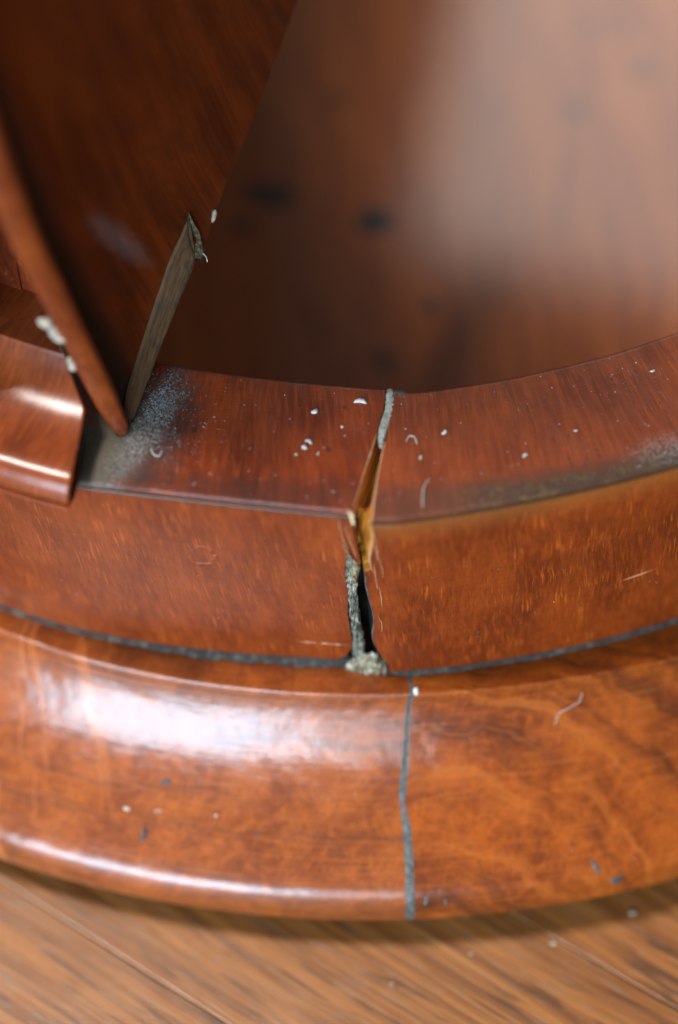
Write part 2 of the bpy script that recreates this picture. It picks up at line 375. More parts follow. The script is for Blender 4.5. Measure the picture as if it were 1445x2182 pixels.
# ------------------------------------------------------------------ the cabinet
def root(name, label, cat, loc=(0, 0, 0), group=None):
    o = bpy.data.objects.new(name, None); col.objects.link(o); o.location = loc; o['label'] = label; o['category'] = cat
    if group: o['group'] = group
    return o
cab = root('curved_cabinet', 'old polished mahogany cabinet with curved front, a split rail and moulded plinth', 'cabinet')

def z3(pts): return [(600+a/3.117, 800+b/3.117) for a, b in pts]
def z7(pts): return [(745+a/2.064, 1350+b/2.064) for a, b in pts]
# outline of the crack on the sill (as angle over radius) and on the facing (angle over depth)
sl = z3([(695, 70), (688, 150), (680, 210), (660, 280), (635, 370), (605, 470), (575, 560), (545, 650), (520, 740), (492, 830), (482, 885)])
srr = z3([(728, 95), (726, 190), (720, 270), (705, 360), (690, 440), (670, 500), (655, 580), (640, 660), (625, 740), (610, 850), (600, 940), (590, 985)])
SL = sorted([(pol(at(*p))[1], pol(at(*p))[0]) for p in sl]); SR = sorted([(pol(at(*p))[1], pol(at(*p))[0]) for p in srr])
fl = z3([(482, 885), (475, 960), (462, 1040), (436, 1110), (432, 1170), (425, 1240), (421, 1330), (430, 1380), (442, 1450), (440, 1600), (458, 1700), (468, 1775), (462, 1820), (430, 1860), (370, 1885)])
fr = z3([(590, 985), (600, 1050), (592, 1150), (582, 1220), (598, 1300), (560, 1312), (556, 1380), (575, 1470), (603, 1570), (613, 1650), (600, 1730), (620, 1790), (660, 1860), (715, 1930)])
FLt = sorted([(on_front(p[0], p[1], -1)[1], on_front(p[0], p[1], -1)[0]) for p in fl]); FRt = sorted([(on_front(p[0], p[1], 1)[1], on_front(p[0], p[1], 1)[0]) for p in fr])
def tab(T, x): return clampi(x, [a for a, _ in T], [b for _, b in T])
def jag(v, s, amp=.10): return (nz(v*2.3, s*9.1)*amp+nz(v*6.1, s*3.3)*amp*.6)/R1
TH_FAR = R(78)
def spread(th_b, s, n=170):
    """angles from far round the side to the crack edge, denser towards it"""
    far = s*TH_FAR; out = []
    for i in range(n):
        u = i/(n-1); k = 1-(1-u)**1.9 if True else u
        out.append(far+(th_b-far)*k)
    return out
def sill(s):
    prof = [(0, -66), (0, -30), (0, -8), (0, -.5), (.12, -.12), (.5, 0)]
    rows, uv = [], []
    n_top = 46
    plist = [('i', a, b) for a, b in prof]+[('t', k/(n_top-1), 0) for k in range(1, n_top-1)]+[('o', -.7, 0), ('o', -.32, -.05), ('o', -.08, -.22), ('o', 0, -.5), ('o', -.03, -1.15), ('o', -.5, -1.35), ('o', -4, -1.4), ('o', -4, -9), ('o', -30, -9)]
    T = SL if s < 0 else SR
    for kind, a, b in plist:
        def rr(th):
            i, o = inner_r(th, s), front_r(th, s)
            return i+a if kind == 'i' else (i+.5+(o-.7-i-.5)*a if kind == 't' else o+a)
        thb = T[0][1]
        for _ in range(3): thb = tab(T, rr(thb))
        thb += jag(rr(thb), s)
        row, ur = [], []
        for th in spread(thb, s):
            r_ = rr(th); z = b + .10*nz(th*14, r_*.05, s)
            row.append(cyl(th, r_, z)); ur.append((th*UT, r_ - (b*.6 if kind != 't' else 0)))
        rows.append(row); uv.append(ur)
    o = grid('sill_board', rows, M['sillL' if s < 0 else 'sillR'], cab, uv, flip=(s > 0))
    o['label'] = 'left half of the curved sill, its end by the door grey with dust' if s < 0 else 'right half of the curved sill, dark and worn along its front edge'
def facing(s):
    rows, uv = [], []; T = FLt if s < 0 else FRt
    t0 = 1.75 if s < 0 else 2.2
    vs = [(-3.0, t0), (-.6, t0), (-.12, t0+.1), (0, t0+.4)]+[(0, t0+.4+(52.6-t0-.4)*k/120) for k in range(1, 121)]+[(-.15, 53.2), (-.9, 53.6), (-5, 53.8)]
    for off, v in vs:
        kk = v/53.15; thb = tab(T, v)+jag(v, s+4, .16)
        row, ur = [], []
        for th in spread(thb, s):
            r_ = front_r(th, s)*(1-kk)+groove_r(th, s)*kk+off+.06*nz(th*20, v*.1, s)
            row.append(cyl(th, r_, -v)); ur.append((th*R1, v))
        rows.append(row); uv.append(ur)
    o = grid('front_facing', rows, M['faceL' if s < 0 else 'faceR'], cab, uv, flip=(s > 0))
    o['label'] = 'left facing veneer below the sill, with a round dent' if s < 0 else 'right facing veneer below the sill, orange with curly grain'
for s in (-1, 1): sill(s); facing(s)

# raw wood seen inside the crack: a rough trough along sill and facing
def trough():
    rows, uv = [], []
    st = [('s', R0+1.5+k*.9) for k in range(0, 40) if R0+1.5+k*.9 < R1-.5]+[('f', 1.0+k*.8) for k in range(0, 64)]
    for i, (kd, a) in enumerate(st):
        if kd == 's':
            tl, tr = tab(SL, a), tab(SR, a); A = cyl(tl, a, -.25); B = cyl(tr, a, -.5); w_ = min(1, max(0, (a-R1+7)/7))
            inn = Vector((0, 0, -1))*(1-.35*w_)+(-cyl(tl, 1, 0)+cyl(tl, 0, 0))*(.65*w_)
            dep = 7.0
        else:
            tl, tr = tab(FLt, a), tab(FRt, a)
            if a > 45: tl, tr = tab(FLt, 45), tab(FRt, 45)
            kk = a/53.15; ra = front_r(tl, -1)*(1-kk)+groove_r(tl, -1)*kk; rb = front_r(tr, 1)*(1-kk)+groove_r(tr, 1)*kk
            A = cyl(tl, ra-.35, -a); B = cyl(tr, rb-.35, -a); w_ = max(0, 1-a/6)
            inn = (-cyl(tl, 1, 0)+cyl(tl, 0, 0))*(1-.35*w_)+Vector((0, 0, -1))*(.65*w_); dep = 7.0+clampi(a, [18, 30], [0, 4])
        inn.normalize(); row, ur = [], []
        for k in range(13):
            t_ = k/12; p = A.lerp(B, t_); d = dep*math.sin(math.pi*min(1, t_*1.0))**.8*(1-.25*t_)
            d *= 1+.22*nz(t_*5, i*.10); p = p+inn*d
            row.append(p); ur.append((t_*9, i*.85))
        rows.append(row); uv.append(ur)
    grid('crack_wood', rows, M['crack'], cab, uv)
trough()

# the plinth moulding
MP = cr_curve([(-12, -55.6), (-1.2, -54.4), (-.35, -54.35), (.25, -54.7), (.6, -55.6), (1.3, -57.8), (4, -62.2), (8, -67.2), (12.5, -71.5), (18, -75.8), (24, -79.9), (29, -83.4), (31.7, -85.8), (32.8, -88.3), (33.1, -91.4), (32.6, -94.5), (30, -97), (20, -98), (-30, -98)], 9)
MA = [0.0]
for a, b in zip(MP[:-1], MP[1:]): MA.append(MA[-1]+float(np.hypot(*(b-a))))
def mould_pt(th, i):
    i0 = min(int(i), len(MP)-2); a = MP[i0]*(1-(i-i0))+MP[i0+1]*(i-i0); k = clampi(a[0], [0, 20], [1, 0]) if a[0] > 0 else 1
    return cyl(th, RM+a[0]+mtD(th)*k, a[1]+.10*nz(th*10, i*.03))
MV0 = MA[9*3]
MZ = [-q[1] for q in MP[18:-27]]; MR = [q[0] for q in MP[18:-27]]
def on_mould(px, py):
    d = ray(px, py); lo, hi = 400.0, 520.0
    for _ in range(40):
        t = (lo+hi)/2; p = CAM+d*t; th, r = pol(p); a = clampi(-p.z, MZ, MR)
        if p.z < -54.35 and r <= RM+a+mtD(th)*(clampi(a, [0, 20], [1, 0]) if a > 0 else 1): hi = t
        else: lo = t
    return th, clampi(-p.z, MZ, list(range(18, 18+len(MZ))))
jl = z7([(262, 240), (258, 290), (243, 400), (236, 480), (227, 590), (217, 700), (222, 745), (231, 850), (240, 960), (245, 1100), (246, 1232)])
jr = z7([(282, 240), (279, 290), (263, 400), (262, 480), (260, 590), (250, 700), (243, 745), (270, 850), (279, 960), (284, 1100), (287, 1232)])
JL = sorted([(on_mould(*p)[1], on_mould(*p)[0]) for p in jl]); JR = sorted([(on_mould(*p)[1], on_mould(*p)[0]) for p in jr])
def moulding(s):
    rows, uv = [], []; T = JL if s < 0 else JR
    for i in range(len(MP)):
        thb = tab(T, i)+nz(i*.4, s)*.15/220; row, ur = [], []
        for th in spread(thb, s, 150):
            row.append(mould_pt(th, i)); ur.append((th*212, MA[i]-MV0))
        rows.append(row); uv.append(ur)
    o = grid('plinth_moulding', rows, M['moldL' if s < 0 else 'moldR'], cab, uv, flip=(s > 0))
    o['label'] = 'left length of the plinth moulding, glossy with a bright window reflection' if s < 0 else 'right length of the plinth moulding with dark swirling figure'
moulding(-1); moulding(1)
def joint():
    rows = []
    for i in range(1, len(MP)-12):
        a, b = tab(JL, i)-.1/220, tab(JR, i)+.1/220; row = []
        for k in range(9):
            th = a+(b-a)*k/8; p = mould_pt(th, i); q = mould_pt(th, min(i+1, len(MP)-1)); q0 = mould_pt(th, i-1)
            e = .10*math.sin(math.pi*k/8)-.16+.14*nz(k*.5, i*.35)
            if 27+9*1 < i < 27+9*4.5 and 3 < k < 7: e -= .45      # hollow where filler has sunk
            dirn = Vector((math.sin(th), -math.cos(th), .8)).normalized()
            row.append(p+dirn*e)
        rows.append(row)
    o = grid('joint_filler', rows, M['filler'], cab)
joint()
# dirty wax line in the angle between facing and moulding
def wax():
    rows = []
    N = 420
    for i in range(N):
        th = R(-60)+R(120)*i/(N-1); g = groove_s(th); dg = math.degrees(th)
        wd = clampi(dg, [-60, -26, -18, -12, -6, -2, 2, 6, 12, 22, 60], [.2, .2, .4, 1.0, 1.15, .9, .35, .15, .2, .35, .35])*(1+.5*nz(i*.13)+.3*nz(i*.7))
        row = []
        for k in range(7):
            a = math.pi*.5*k/6; row.append(cyl(th, g-1.0+(wd*1.2+.75+.35*nz(i*.23, 4))*math.sin(a)+.12*nz(i*.6, k), -54.8+(wd*.9+1.0)*math.cos(a)**1.2+.12*nz(i*.5, k+9)))
        rows.append(row)
    grid('wax_line', rows, M['wax'], cab, flip=True)
wax()

# ---- lumps of putty, old filler and glue along the crack
def lump(name, pts, mat, place, seed=0, parent=cab, nk=9, rough=.25, label=None):
    """a lumpy bead along image points (px, py, width px, height mm)"""
    rows = []
    P = cr_curve(pts, 8)
    for i, (px, py, wpx, h) in enumerate(P):
        px0, py0 = P[max(i-1, 0)][:2]; px1, py1 = P[min(i+1, len(P)-1)][:2]
        tx, ty = px1-px0, py1-py0; L = math.hypot(tx, ty) or 1; nx_, ny_ = -ty/L, tx/L
        end = min(1, min(i, len(P)-1-i)/4+.05)
        row = []
        for k in range(nk):
            u = k/(nk-1)*2-1; wj = wpx*.5*(1+.35*nz(i*.5, seed+k*.1))*math.sqrt(end)
            e = h*math.sqrt(max(0, 1-u*u))*end*(1+rough*2*nz(i*.6, k*.8, seed))-.25
            row.append(place(px+nx_*u*wj, py+ny_*u*wj, e))
        rows.append(row)
    o = grid(name, rows, mat, parent)
    if label: o['label'] = label
    return o
def on_sill(px, py, e): return at(px, py, e-.05)
def on_face(px, py, e, s=None):
    s = s or (1 if px > 782 else -1); th, v = on_front(px, py, s); kk = v/53.15
    return cyl(th, front_r(th, s)*(1-kk)+groove_r(th, s)*kk+e, -v)
def deep_face(d):
    return lambda px, py, e: on_face(px, py, e-d, -1)
lump('putty', z4 if False else [(830, 828, 17, .4), (832, 850, 20, .4), (829, 875, 19, .4), (822, 900, 20, .4), (815, 922, 17, .45), (812, 940, 13, .3), (812, 956, 5, .2)], M['putty'], on_sill, 3, label='pale grey putty filling the inner end of the crack')
lump('putty_smear', [(830, 840, 12, .3), (850, 842, 20, .30), (866, 846, 18, .28), (882, 853, 6, .2)], M['filler'], on_sill, 5)
lump('putty_smear', [(838, 855, 8, .25), (856, 858, 12, .28), (872, 856, 8, .2)], M['filler'], on_sill, 6)
lump('old_filler', [(741, 1180, 6, .5), (744, 1215, 22, .9), (748, 1250, 26, 1.0), (752, 1290, 22, 1.0), (757, 1330, 22, 1.0), (762, 1365, 24, 1.0), (764, 1400, 26, 1.0), (760, 1420, 16, .6)], M['old'], deep_face(1.0), 8, nk=17, rough=1.1, label='crumbling grey and black filler in the lower crack')
lump('yellow_glue', [(752, 1192, 6, .6), (758, 1205, 18, 1.0), (756, 1225, 18, .9), (754, 1250, 10, .5)], M['resin'], deep_face(.2), 9, rough=.6)
lump('glue_resin', [(728, 1428, 26, .8), (746, 1430, 50, 1.6), (770, 1428, 66, 2.2), (796, 1426, 72, 2.2), (818, 1430, 50, 1.4), (834, 1428, 14, .5)], M['resin'], lambda px, py, e: on_face(px, py, e*.75+.5, -1), 11, nk=21, rough=.6, label='pale and yellow glue crumbs at the foot of the crack')
lump('glue_resin', [(792, 1395, 8, .8), (804, 1405, 26, 1.8), (814, 1422, 30, 1.8), (814, 1440, 8, .8)], M['resin'], lambda px, py, e: on_face(px, py, e+.2, -1), 12, rough=.8)
# dark hollow behind the lower crack
# splinter hanging over the crack, with a pale fresh nick above
def splinter():
    pts = z3([(386, 945), (440, 945), (470, 985), (485, 1060), (500, 1130), (528, 1243), (500, 1225), (470, 1185), (440, 1130), (415, 1085), (395, 1020)])
    V = [on_face(px, py, .30+.003*(px-720)) for px, py in pts]+[on_face(px, py, -.5) for px, py in pts]
    n = len(pts); F = [tuple(range(n))[::-1]]+[(i, (i+1) % n, n+(i+1) % n, n+i) for i in range(n)]
    uv = [(pol(v)[0]*R1, -v.z) for v in V]
    mk('splinter', V, F, M['faceL'], cab, uv, smooth=False)['label'] = 'thin pointed veneer splinter hanging over the crack'
splinter()

def torn(name, pts, wid, place, mat, seed):
    P = cr_curve(pts, 10); rows = []
    for i, (px, py) in enumerate(P):
        wj = wid*(.55+1.1*abs(nz(i*.31, seed))+.5*nz(i*.9, seed+3)); wj = max(wj, .6)*min(1, min(i, len(P)-1-i)/6+.1)
        rows.append([place(px-1.2, py, -.9), place(px-.6, py, .02), place(px+wj*.4, py, .14+.1*nz(i*.7, 5)), place(px+wj, py, -.04)])
    grid(name, rows, mat, cab)
torn('bare_nick', [(742, 1086), (745, 1096), (748, 1106), (752, 1117)], 8.0, lambda a, b, e: on_face(a, b, e+.25, -1), M['nick'], 8)
torn('torn_edge', z3([(690, 440), (670, 500), (655, 580), (640, 660), (625, 740), (610, 850), (600, 940), (592, 983)]), 3.2, on_sill, M['torn'], 2)
torn('torn_edge', z3([(592, 990), (602, 1050), (594, 1150), (584, 1220), (600, 1296)]), 2.8, lambda a, b, e: on_face(a, b, e+.12, 1), M['torn'], 3)
torn('torn_edge', z3([(558, 1320), (556, 1380), (575, 1470), (603, 1570), (613, 1650), (602, 1730), (620, 1790)]), 3.0, lambda a, b, e: on_face(a, b, e+.05, 1), M['filler'], 4)
torn('torn_edge', z3([(635, 380), (605, 470), (575, 560), (545, 650), (520, 740), (492, 830), (484, 880)]), 2.4, on_sill, M['torn'], 6)

for q, wd_ in (([(382, 940), (390, 1010), (412, 1090), (450, 1165)], 1.3), ([(420, 985), (440, 1050), (470, 1130), (500, 1200)], 1.5), ([(400, 1100), (425, 1150), (460, 1200), (505, 1238)], 1.5)):
    torn('splinter_fibre', z3(q), wd_, lambda a, b, e: on_face(a, b, e+.42, -1), M['torn'], q[0][0])
for q, wd_ in (([(606, 1040), (622, 1100), (634, 1170), (638, 1230)], 1.2), ([(612, 1250), (622, 1330), (640, 1420)], 1.3), ([(650, 1400), (662, 1470), (668, 1540)], .9), ([(616, 1130), (640, 1200), (668, 1280), (676, 1340)], .9), ([(640, 1600), (664, 1640), (668, 1700)], .8)):
    torn('splinter_fibre', z3(q), wd_, lambda a, b, e: on_face(a, b, e+.05, 1), M['torn'], q[0][0])

# ------------------------------------------------------------------ base board inside the cabinet
ZB = -68.0
def base_mat():
    t = NT('mahogany_base_board'); P = t.vm('MULTIPLY', t.obj(), (1000, 1000, 1000))
    x, y, z = t.sep(P)
    w1 = t.math('MULTIPLY', t.math('SUBTRACT', t.noise(P, .02, 2), .5), 20.0)
    Q = t.comb(t.math('ADD', x, w1), y, 0.0)
    g = t.noise(Q, 1, 4, .6, mul=(.16, .012, 1)); g2 = t.noise(Q, 1, 3, .6, mul=(.5, .03, 1))
    c = t.mix(t.ss(g, .25, .75), (.15, .030, .004), (.25, .062, .008))
    c = t.mix(t.math('MULTIPLY', t.ss(g2, .5, .7), .2), c, (.36, .10, .018))
    n1 = t.math('MULTIPLY', t.math('SUBTRACT', t.noise(P, .09, 3), .5), .9)
    for px, py, rx_, ry_, k in ((800, 472, 5.2, 4.6, .97), (572, 415, 7, 6, .85), (517, 480, 4, 4, .7), (915, 655, 2.2, 2.4, .7), (1228, 235, 3.2, 3.6, .55), (1372, 148, 4.2, 5, .5), (718, 215, 3, 4, .6), (820, 770, 4, 5, .5), (1060, 235, 2.6, 2.2, .3), (1290, 60, 9, 5, .25)):
        p = at(px, py, ZB); c = t.mix(t.math('MULTIPLY', t.ell(P, p.x, p.y, rx_, ry_, .3, 0, n1), k), c, (.010, .009, .010))
    rg = t.math('ADD', .40, t.math('MULTIPLY', t.noise(P, .05, 3), .12))
    return t.done(c, rg, t.bump(g2, .08, .0001), .75, .09, .08)
n = 96
bv = [Vector((CXC, CYC, ZB))]+[cyl(2*math.pi*i/n, 186, ZB) for i in range(n)]+[cyl(2*math.pi*i/n, 186, ZB-8) for i in range(n)]
bf = [(0, 1+i, 1+(i+1) % n) for i in range(n)]+[(1+i, 1+n+i, 1+n+(i+1) % n, 1+(i+1) % n) for i in range(n)]
mk('base_board', bv, bf, base_mat(), cab, smooth=False)['label'] = 'round brown base board inside the cabinet, with dark knots'
# hidden inner plinth that carries the moulding on the floor
rows = [[cyl(R(-78)+R(156)*i/60, r_, z) for i in range(61)] for r_, z in ((176, -76), (196, -97), (196, -103.5), (180, -103.5))]
grid('inner_plinth', rows, M['post'], cab, [[(p.x, p.z) for p in r_] for r_ in rows])

# ------------------------------------------------------------------ moulded block and post at the left
BP = cr_curve([(-33, .15), (4.0, .15), (5.9, .3), (6.6, 1.1), (6.5, 2.4), (5.7, 4.1), (4.4, 5.5), (2.2, 6.3), (-2, 6.6), (-6, 6.9), (-10, 7.7), (-13.5, 9.3), (-16.4, 11.6), (-18.6, 14.0), (-19.3, 14.9), (-20.2, 15.1), (-36, 15.1)], 8)
BA = [0.0]
for a, b in zip(BP[:-1], BP[1:]): BA.append(BA[-1]+float(np.hypot(*(b-a))))
e0 = pol(at(172, 1034)); e1 = pol(at(222, 850))
def block_end(r): return R(clampi(r-R1, [-60, -36, -20.5, -11, 5], [-24.5, -24.2, -22.9, -19.9, -18.85]))
def block():
    rows, uv = [], []
    for i, (a, z) in enumerate(BP):
        row, ur = [], []
        thb = block_end(R1+1+a)
        for k in range(90):
            u = k/89; th = -TH_FAR+(thb-R(.12)+TH_FAR)*(1-(1-u)**1.6)
            r_ = R1+1.2+a+clampi(math.degrees(th), [-40, -18], [0, .4]); row.append(cyl(th, r_, z)); ur.append((th*185, BA[i]))
        # eased end arris
        row.append(cyl(thb, R1+1.2+a+.2-(.25 if a > 0 else 0), z-(.25 if i > 14 else 0))); ur.append((thb*185, BA[i]))
        rows.append(row); uv.append(ur)
    grid('moulded_block', rows, M['block'], cab, uv)['label'] = 'glossy moulded block on the left end of the sill'
    ring = [r_[-1] for r_ in rows]
    mk('block_end_grain', ring, [tuple(range(len(ring)))], M['dirtwood'], cab, smooth=False)['label'] = 'dark end grain of the moulded block'
M['dirtwood'] = mottled('dark_end_grain', [(.3, (.012, .007, .005)), (.7, (.05, .026, .018))], .8, .6)
block()
rows, uv = [], []
for r_, z in ((160, 15.0), (160, 30), (160, 60), (160, 120), (160, 200), (150, 200)):
    rows.append([cyl(R(-75)+(R(-26.6)-R(-75))*k/40, r_, z) for k in range(41)]); uv.append([(k*3.0, z*.9) for k in range(41)])
grid('corner_post', rows, M['post'], cab, uv)['label'] = 'dark red corner post with curly grain above the block'

rows, uv = [], []
for r_, z in ((160.5, 345), (160.5, 100), (160.5, 0), (160.5, -66), (186, -66), (186, 345), (160.5, 345)):  # unseen wall, its height set to keep light off the interior's left
    rows.append([cyl(R(-28)+(R(-168)-R(-28))*k/80, r_, z) for k in range(81)]); uv.append([(k*5.0, z*.9) for k in range(81)])
grid('carcass_shade_wall', rows, M['post'], cab, uv)['label'] = 'unseen curved side wall of the cabinet, raised to shade the interior'
# ------------------------------------------------------------------ the door leaf, leaning over the sill
door = bpy.data.objects.new('door', None); col.objects.link(door); door.parent = cab
door['label'] = 'dark swung-open door leaf with a rounded rim, its foot on the sill'
# rim centre line: photo place and distance
BD = [(264, 924, 429.3), (238, 872, 427), (202, 800, 421), (158, 712, 413), (112, 618, 403), (62, 520, 392), (18, 415, 381), (-25, 300, 370), (-80, 150, 355), (-150, -40, 338), (-230, -240, 322)]
BC = cr_curve(BD, 10)
RE = [(285, 895, 431), (305, 840, 434.5), (330, 770, 438), (372, 665, 440), (412, 570, 442), (440, 508, 444), (472, 418, 446.5), (512, 318, 449.5), (568, 180, 454), (634, 0, 461), (705, -190, 469)]
RC = cr_curve(RE, 10)
IN = [(262, 900, 441), (268, 840, 442.2), (297, 745, 443.5), (330, 645, 445), (362, 552, 446.2), (392, 486, 447.5), (404, 458, 448.5)]
def rim():
    rows, uv = [], []
    for i, (px, py, d) in enumerate(BC):
        a = atd(px, py, d); b = atd(*BC[min(i+1, len(BC)-1)]); c_ = atd(*BC[max(i-1, 0)])
        T_ = (b-c_).normalized(); S_ = T_.cross(FW).normalized(); N_ = S_.cross(T_).normalized()
        rr = clampi(i, [0, 4, 14, 60], [.9, 1.9, 2.7, 3.2])
        sq = lambda v: math.copysign(abs(v)**.6, v); row = [a+S_*(sq(math.cos(2*math.pi*k/20))*rr*.95)+N_*(sq(math.sin(2*math.pi*k/20))*rr*1.0) for k in range(20)]
        rows.append(row); uv.append([(k*.8, i*1.2) for k in range(20)])
    grid('rim', rows, M['block'], door, uv, closed=True)['label'] = 'rounded reddish rim of the door leaf'
rim()
def interp(C, u):
    x = u*(len(C)-1); i = min(int(x), len(C)-2); f = x-i; return C[i]*(1-f)+C[i+1]*f
def split_pts(): return list(RC)
def door_mat():
    def ex(t, P, c, rg, nrm, ct):
        x, y, _ = t.sep(P)
        n1 = t.noise(P, .08, 4, .6)
        c = t.mix(t.math('MULTIPLY', t.ss(n1, .40, .8), .5), c, (.040, .012, .006))
        g = t.ss(x, 15.0, 5.0)  # groove shade and dark wax beside the rim, painted into the colour
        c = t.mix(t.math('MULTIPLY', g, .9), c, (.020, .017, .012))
        pale = t.ell(P, 24, 52, 3.5, 8, .7, .5, t.math('MULTIPLY', t.math('SUBTRACT', t.noise(P, .3, 3), .5), 1.0))
        c = t.mix(t.math('MULTIPLY', pale, .35), c, (.20, .16, .15))
        return c, rg, nrm, ct
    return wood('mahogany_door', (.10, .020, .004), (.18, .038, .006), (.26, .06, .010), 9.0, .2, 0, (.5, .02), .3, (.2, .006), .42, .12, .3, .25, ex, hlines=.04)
def leaf():
    L = [interp(BC, k/119) for k in range(120)]
    S = split_pts(); ds = [0.0]
    for a, b in zip(S[:-1], S[1:]): ds.append(ds[-1]+math.hypot(b[0]-a[0], b[1]-a[1]))
    rows, uv = [], []
    SP = [atd(*p) for p in S]
    for k in range(120):
        u = (k/119)*ds[-1]; q = Vector([clampi(u, ds, [p[c] for p in SP]) for c in range(3)])
        p = atd(*L[k]); row, ur = [], []
        n_ = 24
        for j in range(n_):
            t_ = j/(n_-1); v = p.lerp(q, t_)+FW*(1.6+ (3.0*math.sin(math.pi*t_)*min(1, k/30)) - 1.6*t_)
            row.append(v); ur.append((t_*(p-q).length, u*.1))
        rows.append(row); uv.append(ur)
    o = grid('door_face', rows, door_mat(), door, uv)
    o['label'] = 'dark inner face of the door leaf'
    nn = len(rows[0]); FV = [v for r_ in rows for v in r_]; FF = [(i*nn+j, i*nn+j+1, (i+1)*nn+j+1, (i+1)*nn+j) for i in range(len(rows)-1) for j in range(nn-1)]
    # back of the leaf, giving it thickness
    back = [[v+FW*5.5-CR*(2.5 if j > 20 else 0) for j, v in enumerate(r_)] for r_ in rows]
    grid('door_back', back, M['post'], door, uv, flip=True)
    edge = [[r_[-1], r_[-1]+FW*1.0-CR*.1, b_[-1]] for r_, b_ in zip(rows, back)]
    grid('door_edge', edge, M['post'], door, [[(0, i), (2, i), (6, i)] for i in range(len(edge))])
    from mathutils.bvhtree import BVHTree as BT
    return BT.FromPolygons(FV, FF)
LEAF = leaf()
from mathutils.bvhtree import BVHTree
def on_leaf(px, py, e):
    d = ray(px, py); hit = LEAF.ray_cast(CAM, d)[0]
    for k in range(1, 14):
        if hit is not None: break
        hit = LEAF.ray_cast(CAM, ray(px-k*1.5, py))[0]
    t = ((hit-CAM).dot(FW) if hit is not None else 440.0)-e
    return CAM+d*t
def rebate():
    A = [on_leaf(p[0], p[1], .5) for p in cr_curve(IN, 8)]
    OUTp = [(284, 893, 443.6), (310, 828, 444.6), (338, 752, 445.5), (368, 677, 446.2), (396, 610, 447.3), (414, 566, 448.2), (417, 556, 449)]
    B = [on_leaf(p[0], p[1], .4) for p in cr_curve(OUTp, 8)]
    rows, uv = [], []
    for i in range(len(A)):
        a, b = A[i], B[i]; row = []; ur = []
        for k in range(7):
            t_ = k/6; row.append(a.lerp(b, t_)+FW*(.25*nz(i*.3, k*.9))+CR*(.15*nz(i*.5, k) if k == 6 else 0)); ur.append((t_*5, i*1.3))
        row.append(row[-1]+FW*5-CR*1.0); ur.append((9, i*1.3))
        row.insert(0, a+FW*4-CR*.1); ur.insert(0, (-1, i*1.3))
        rows.append(row); uv.append(ur)
    grid('bare_rebate', rows, M['bare'], door, uv)['label'] = 'strip of bare brown wood where the door edge is cut away'
    pts = [(402, 452, 447.6), (412, 474, 447.6), (424, 494, 447.6), (431, 522, 447.6), (434, 540, 447.4), (428, 548, 447.6), (416, 549, 448), (408, 530, 448.5), (401, 508, 448.5), (396, 488, 448)]
    V = [on_leaf(p[0], p[1], .9)+FW*(.5*nz(i*1.7)) for i, p in enumerate(pts)]; V += [v+FW*3 for v in V]; nn = len(pts)
    c0 = on_leaf(414, 512, -.4); V.append(c0)
    F = [(i, (i+1) % nn, 2*nn) for i in range(nn)]+[(i, (i+1) % nn, nn+(i+1) % nn, nn+i) for i in range(nn)]
    mk('split_stub', V, F, M['splitwood'], door, [(p.x, p.z) for p in V], smooth=False)['label'] = 'ragged split stub at the top of the bare strip'
M['splitwood'] = mottled('split_wood', [(.35, (.018, .012, .006)), (.5, (.09, .065, .028)), (.65, (.20, .15, .08))], 1.0, .8, .8, .0006)
rebate()
def blob(name, px, py, d, rx_, ry_, rz_, mat, parent, seed=0, ang=0, cen=None, axes=None):
    c0 = cen if cen is not None else atd(px, py, d); ax = axes or (CR, CU, -FW)
    rows = []
    for i in range(9):
        a = math.pi*i/8; row = []
        for k in range(12):
            b = 2*math.pi*k/12; q = 1+.3*nz(math.cos(b)*1.5+seed, math.sin(b)*1.5, a)
            x, y, z = math.sin(a)*math.cos(b)*rx_*q, math.sin(a)*math.sin(b)*ry_*q, math.cos(a)*rz_*q
            x, y = x*math.cos(ang)-y*math.sin(ang), x*math.sin(ang)+y*math.cos(ang)
            row.append(c0+ax[0]*x+ax[1]*y+ax[2]*z)
        rows.append(row)
    return grid(name, rows, mat, parent, closed=True, recenter=parent is None)
blob('pale_chip', 96, 688, 407.6, 1.5, 1.0, .3, M['chip'], door, 1, -.5)
blob('pale_chip', 122, 712, 410.2, 2.1, 1.2, .5, M['chip'], door, 2, -.7)
blob('pale_chip', 153, 775, 416.2, .9, 1.6, .4, M['chip'], door, 4, .4)
blob('pale_chip', 0, 0, 0, .5, 1.5, .25, M['chip'], door, 5, -.25, on_leaf(456, 460, .3))

# ------------------------------------------------------------------ marks on the moulding (parts)
def on_m(px, py):
    th, i = on_mould(px, py); return mould_pt(th, i), Vector((math.sin(th)*.7, -math.cos(th)*.7, .71)).normalized()
def mark(name, px, py, a, b, h, mat, ang=0, seed=0):
    p, nrm = on_m(px, py); ax = nrm.cross(Vector((0, 0, 1))).normalized()*-1; ay = nrm.cross(ax)
    return blob(name, 0, 0, 0, a, b, h, mat, cab, seed, ang, p, (ax, ay, nrm))
mark('dark_gash', 305, 1788, .5, 3.2, .12, M['dirt'], .05, 1)
mark('dark_spot', 354, 1666, .9, .7, .2, M['dirt'], 0, 2)
mark('dark_spot', 549, 1777, .45, .4, .15, M['dirt'], 0, 3)
mark('dark_gash', 1270, 1848, .5, 1.9, .15, M['filler'], .35, 4)
mark('dark_gash', 910, 1916, .5, 1.5, .2, M['filler'], -.4, 5)
mark('dark_gash', 950, 1920, .4, .9, .2, M['filler'], 0, 6)
mark('dark_gash', 1315, 1872, 1.6, 1.0, .25, M['dirt'], .3, 7)
mark('pale_chip', 887, 1471, .7, .9, .5, M['crumb'], 0, 8)
mark('pale_chip', 270, 1724, .8, .45, .12, M['chip'], 0, 9)
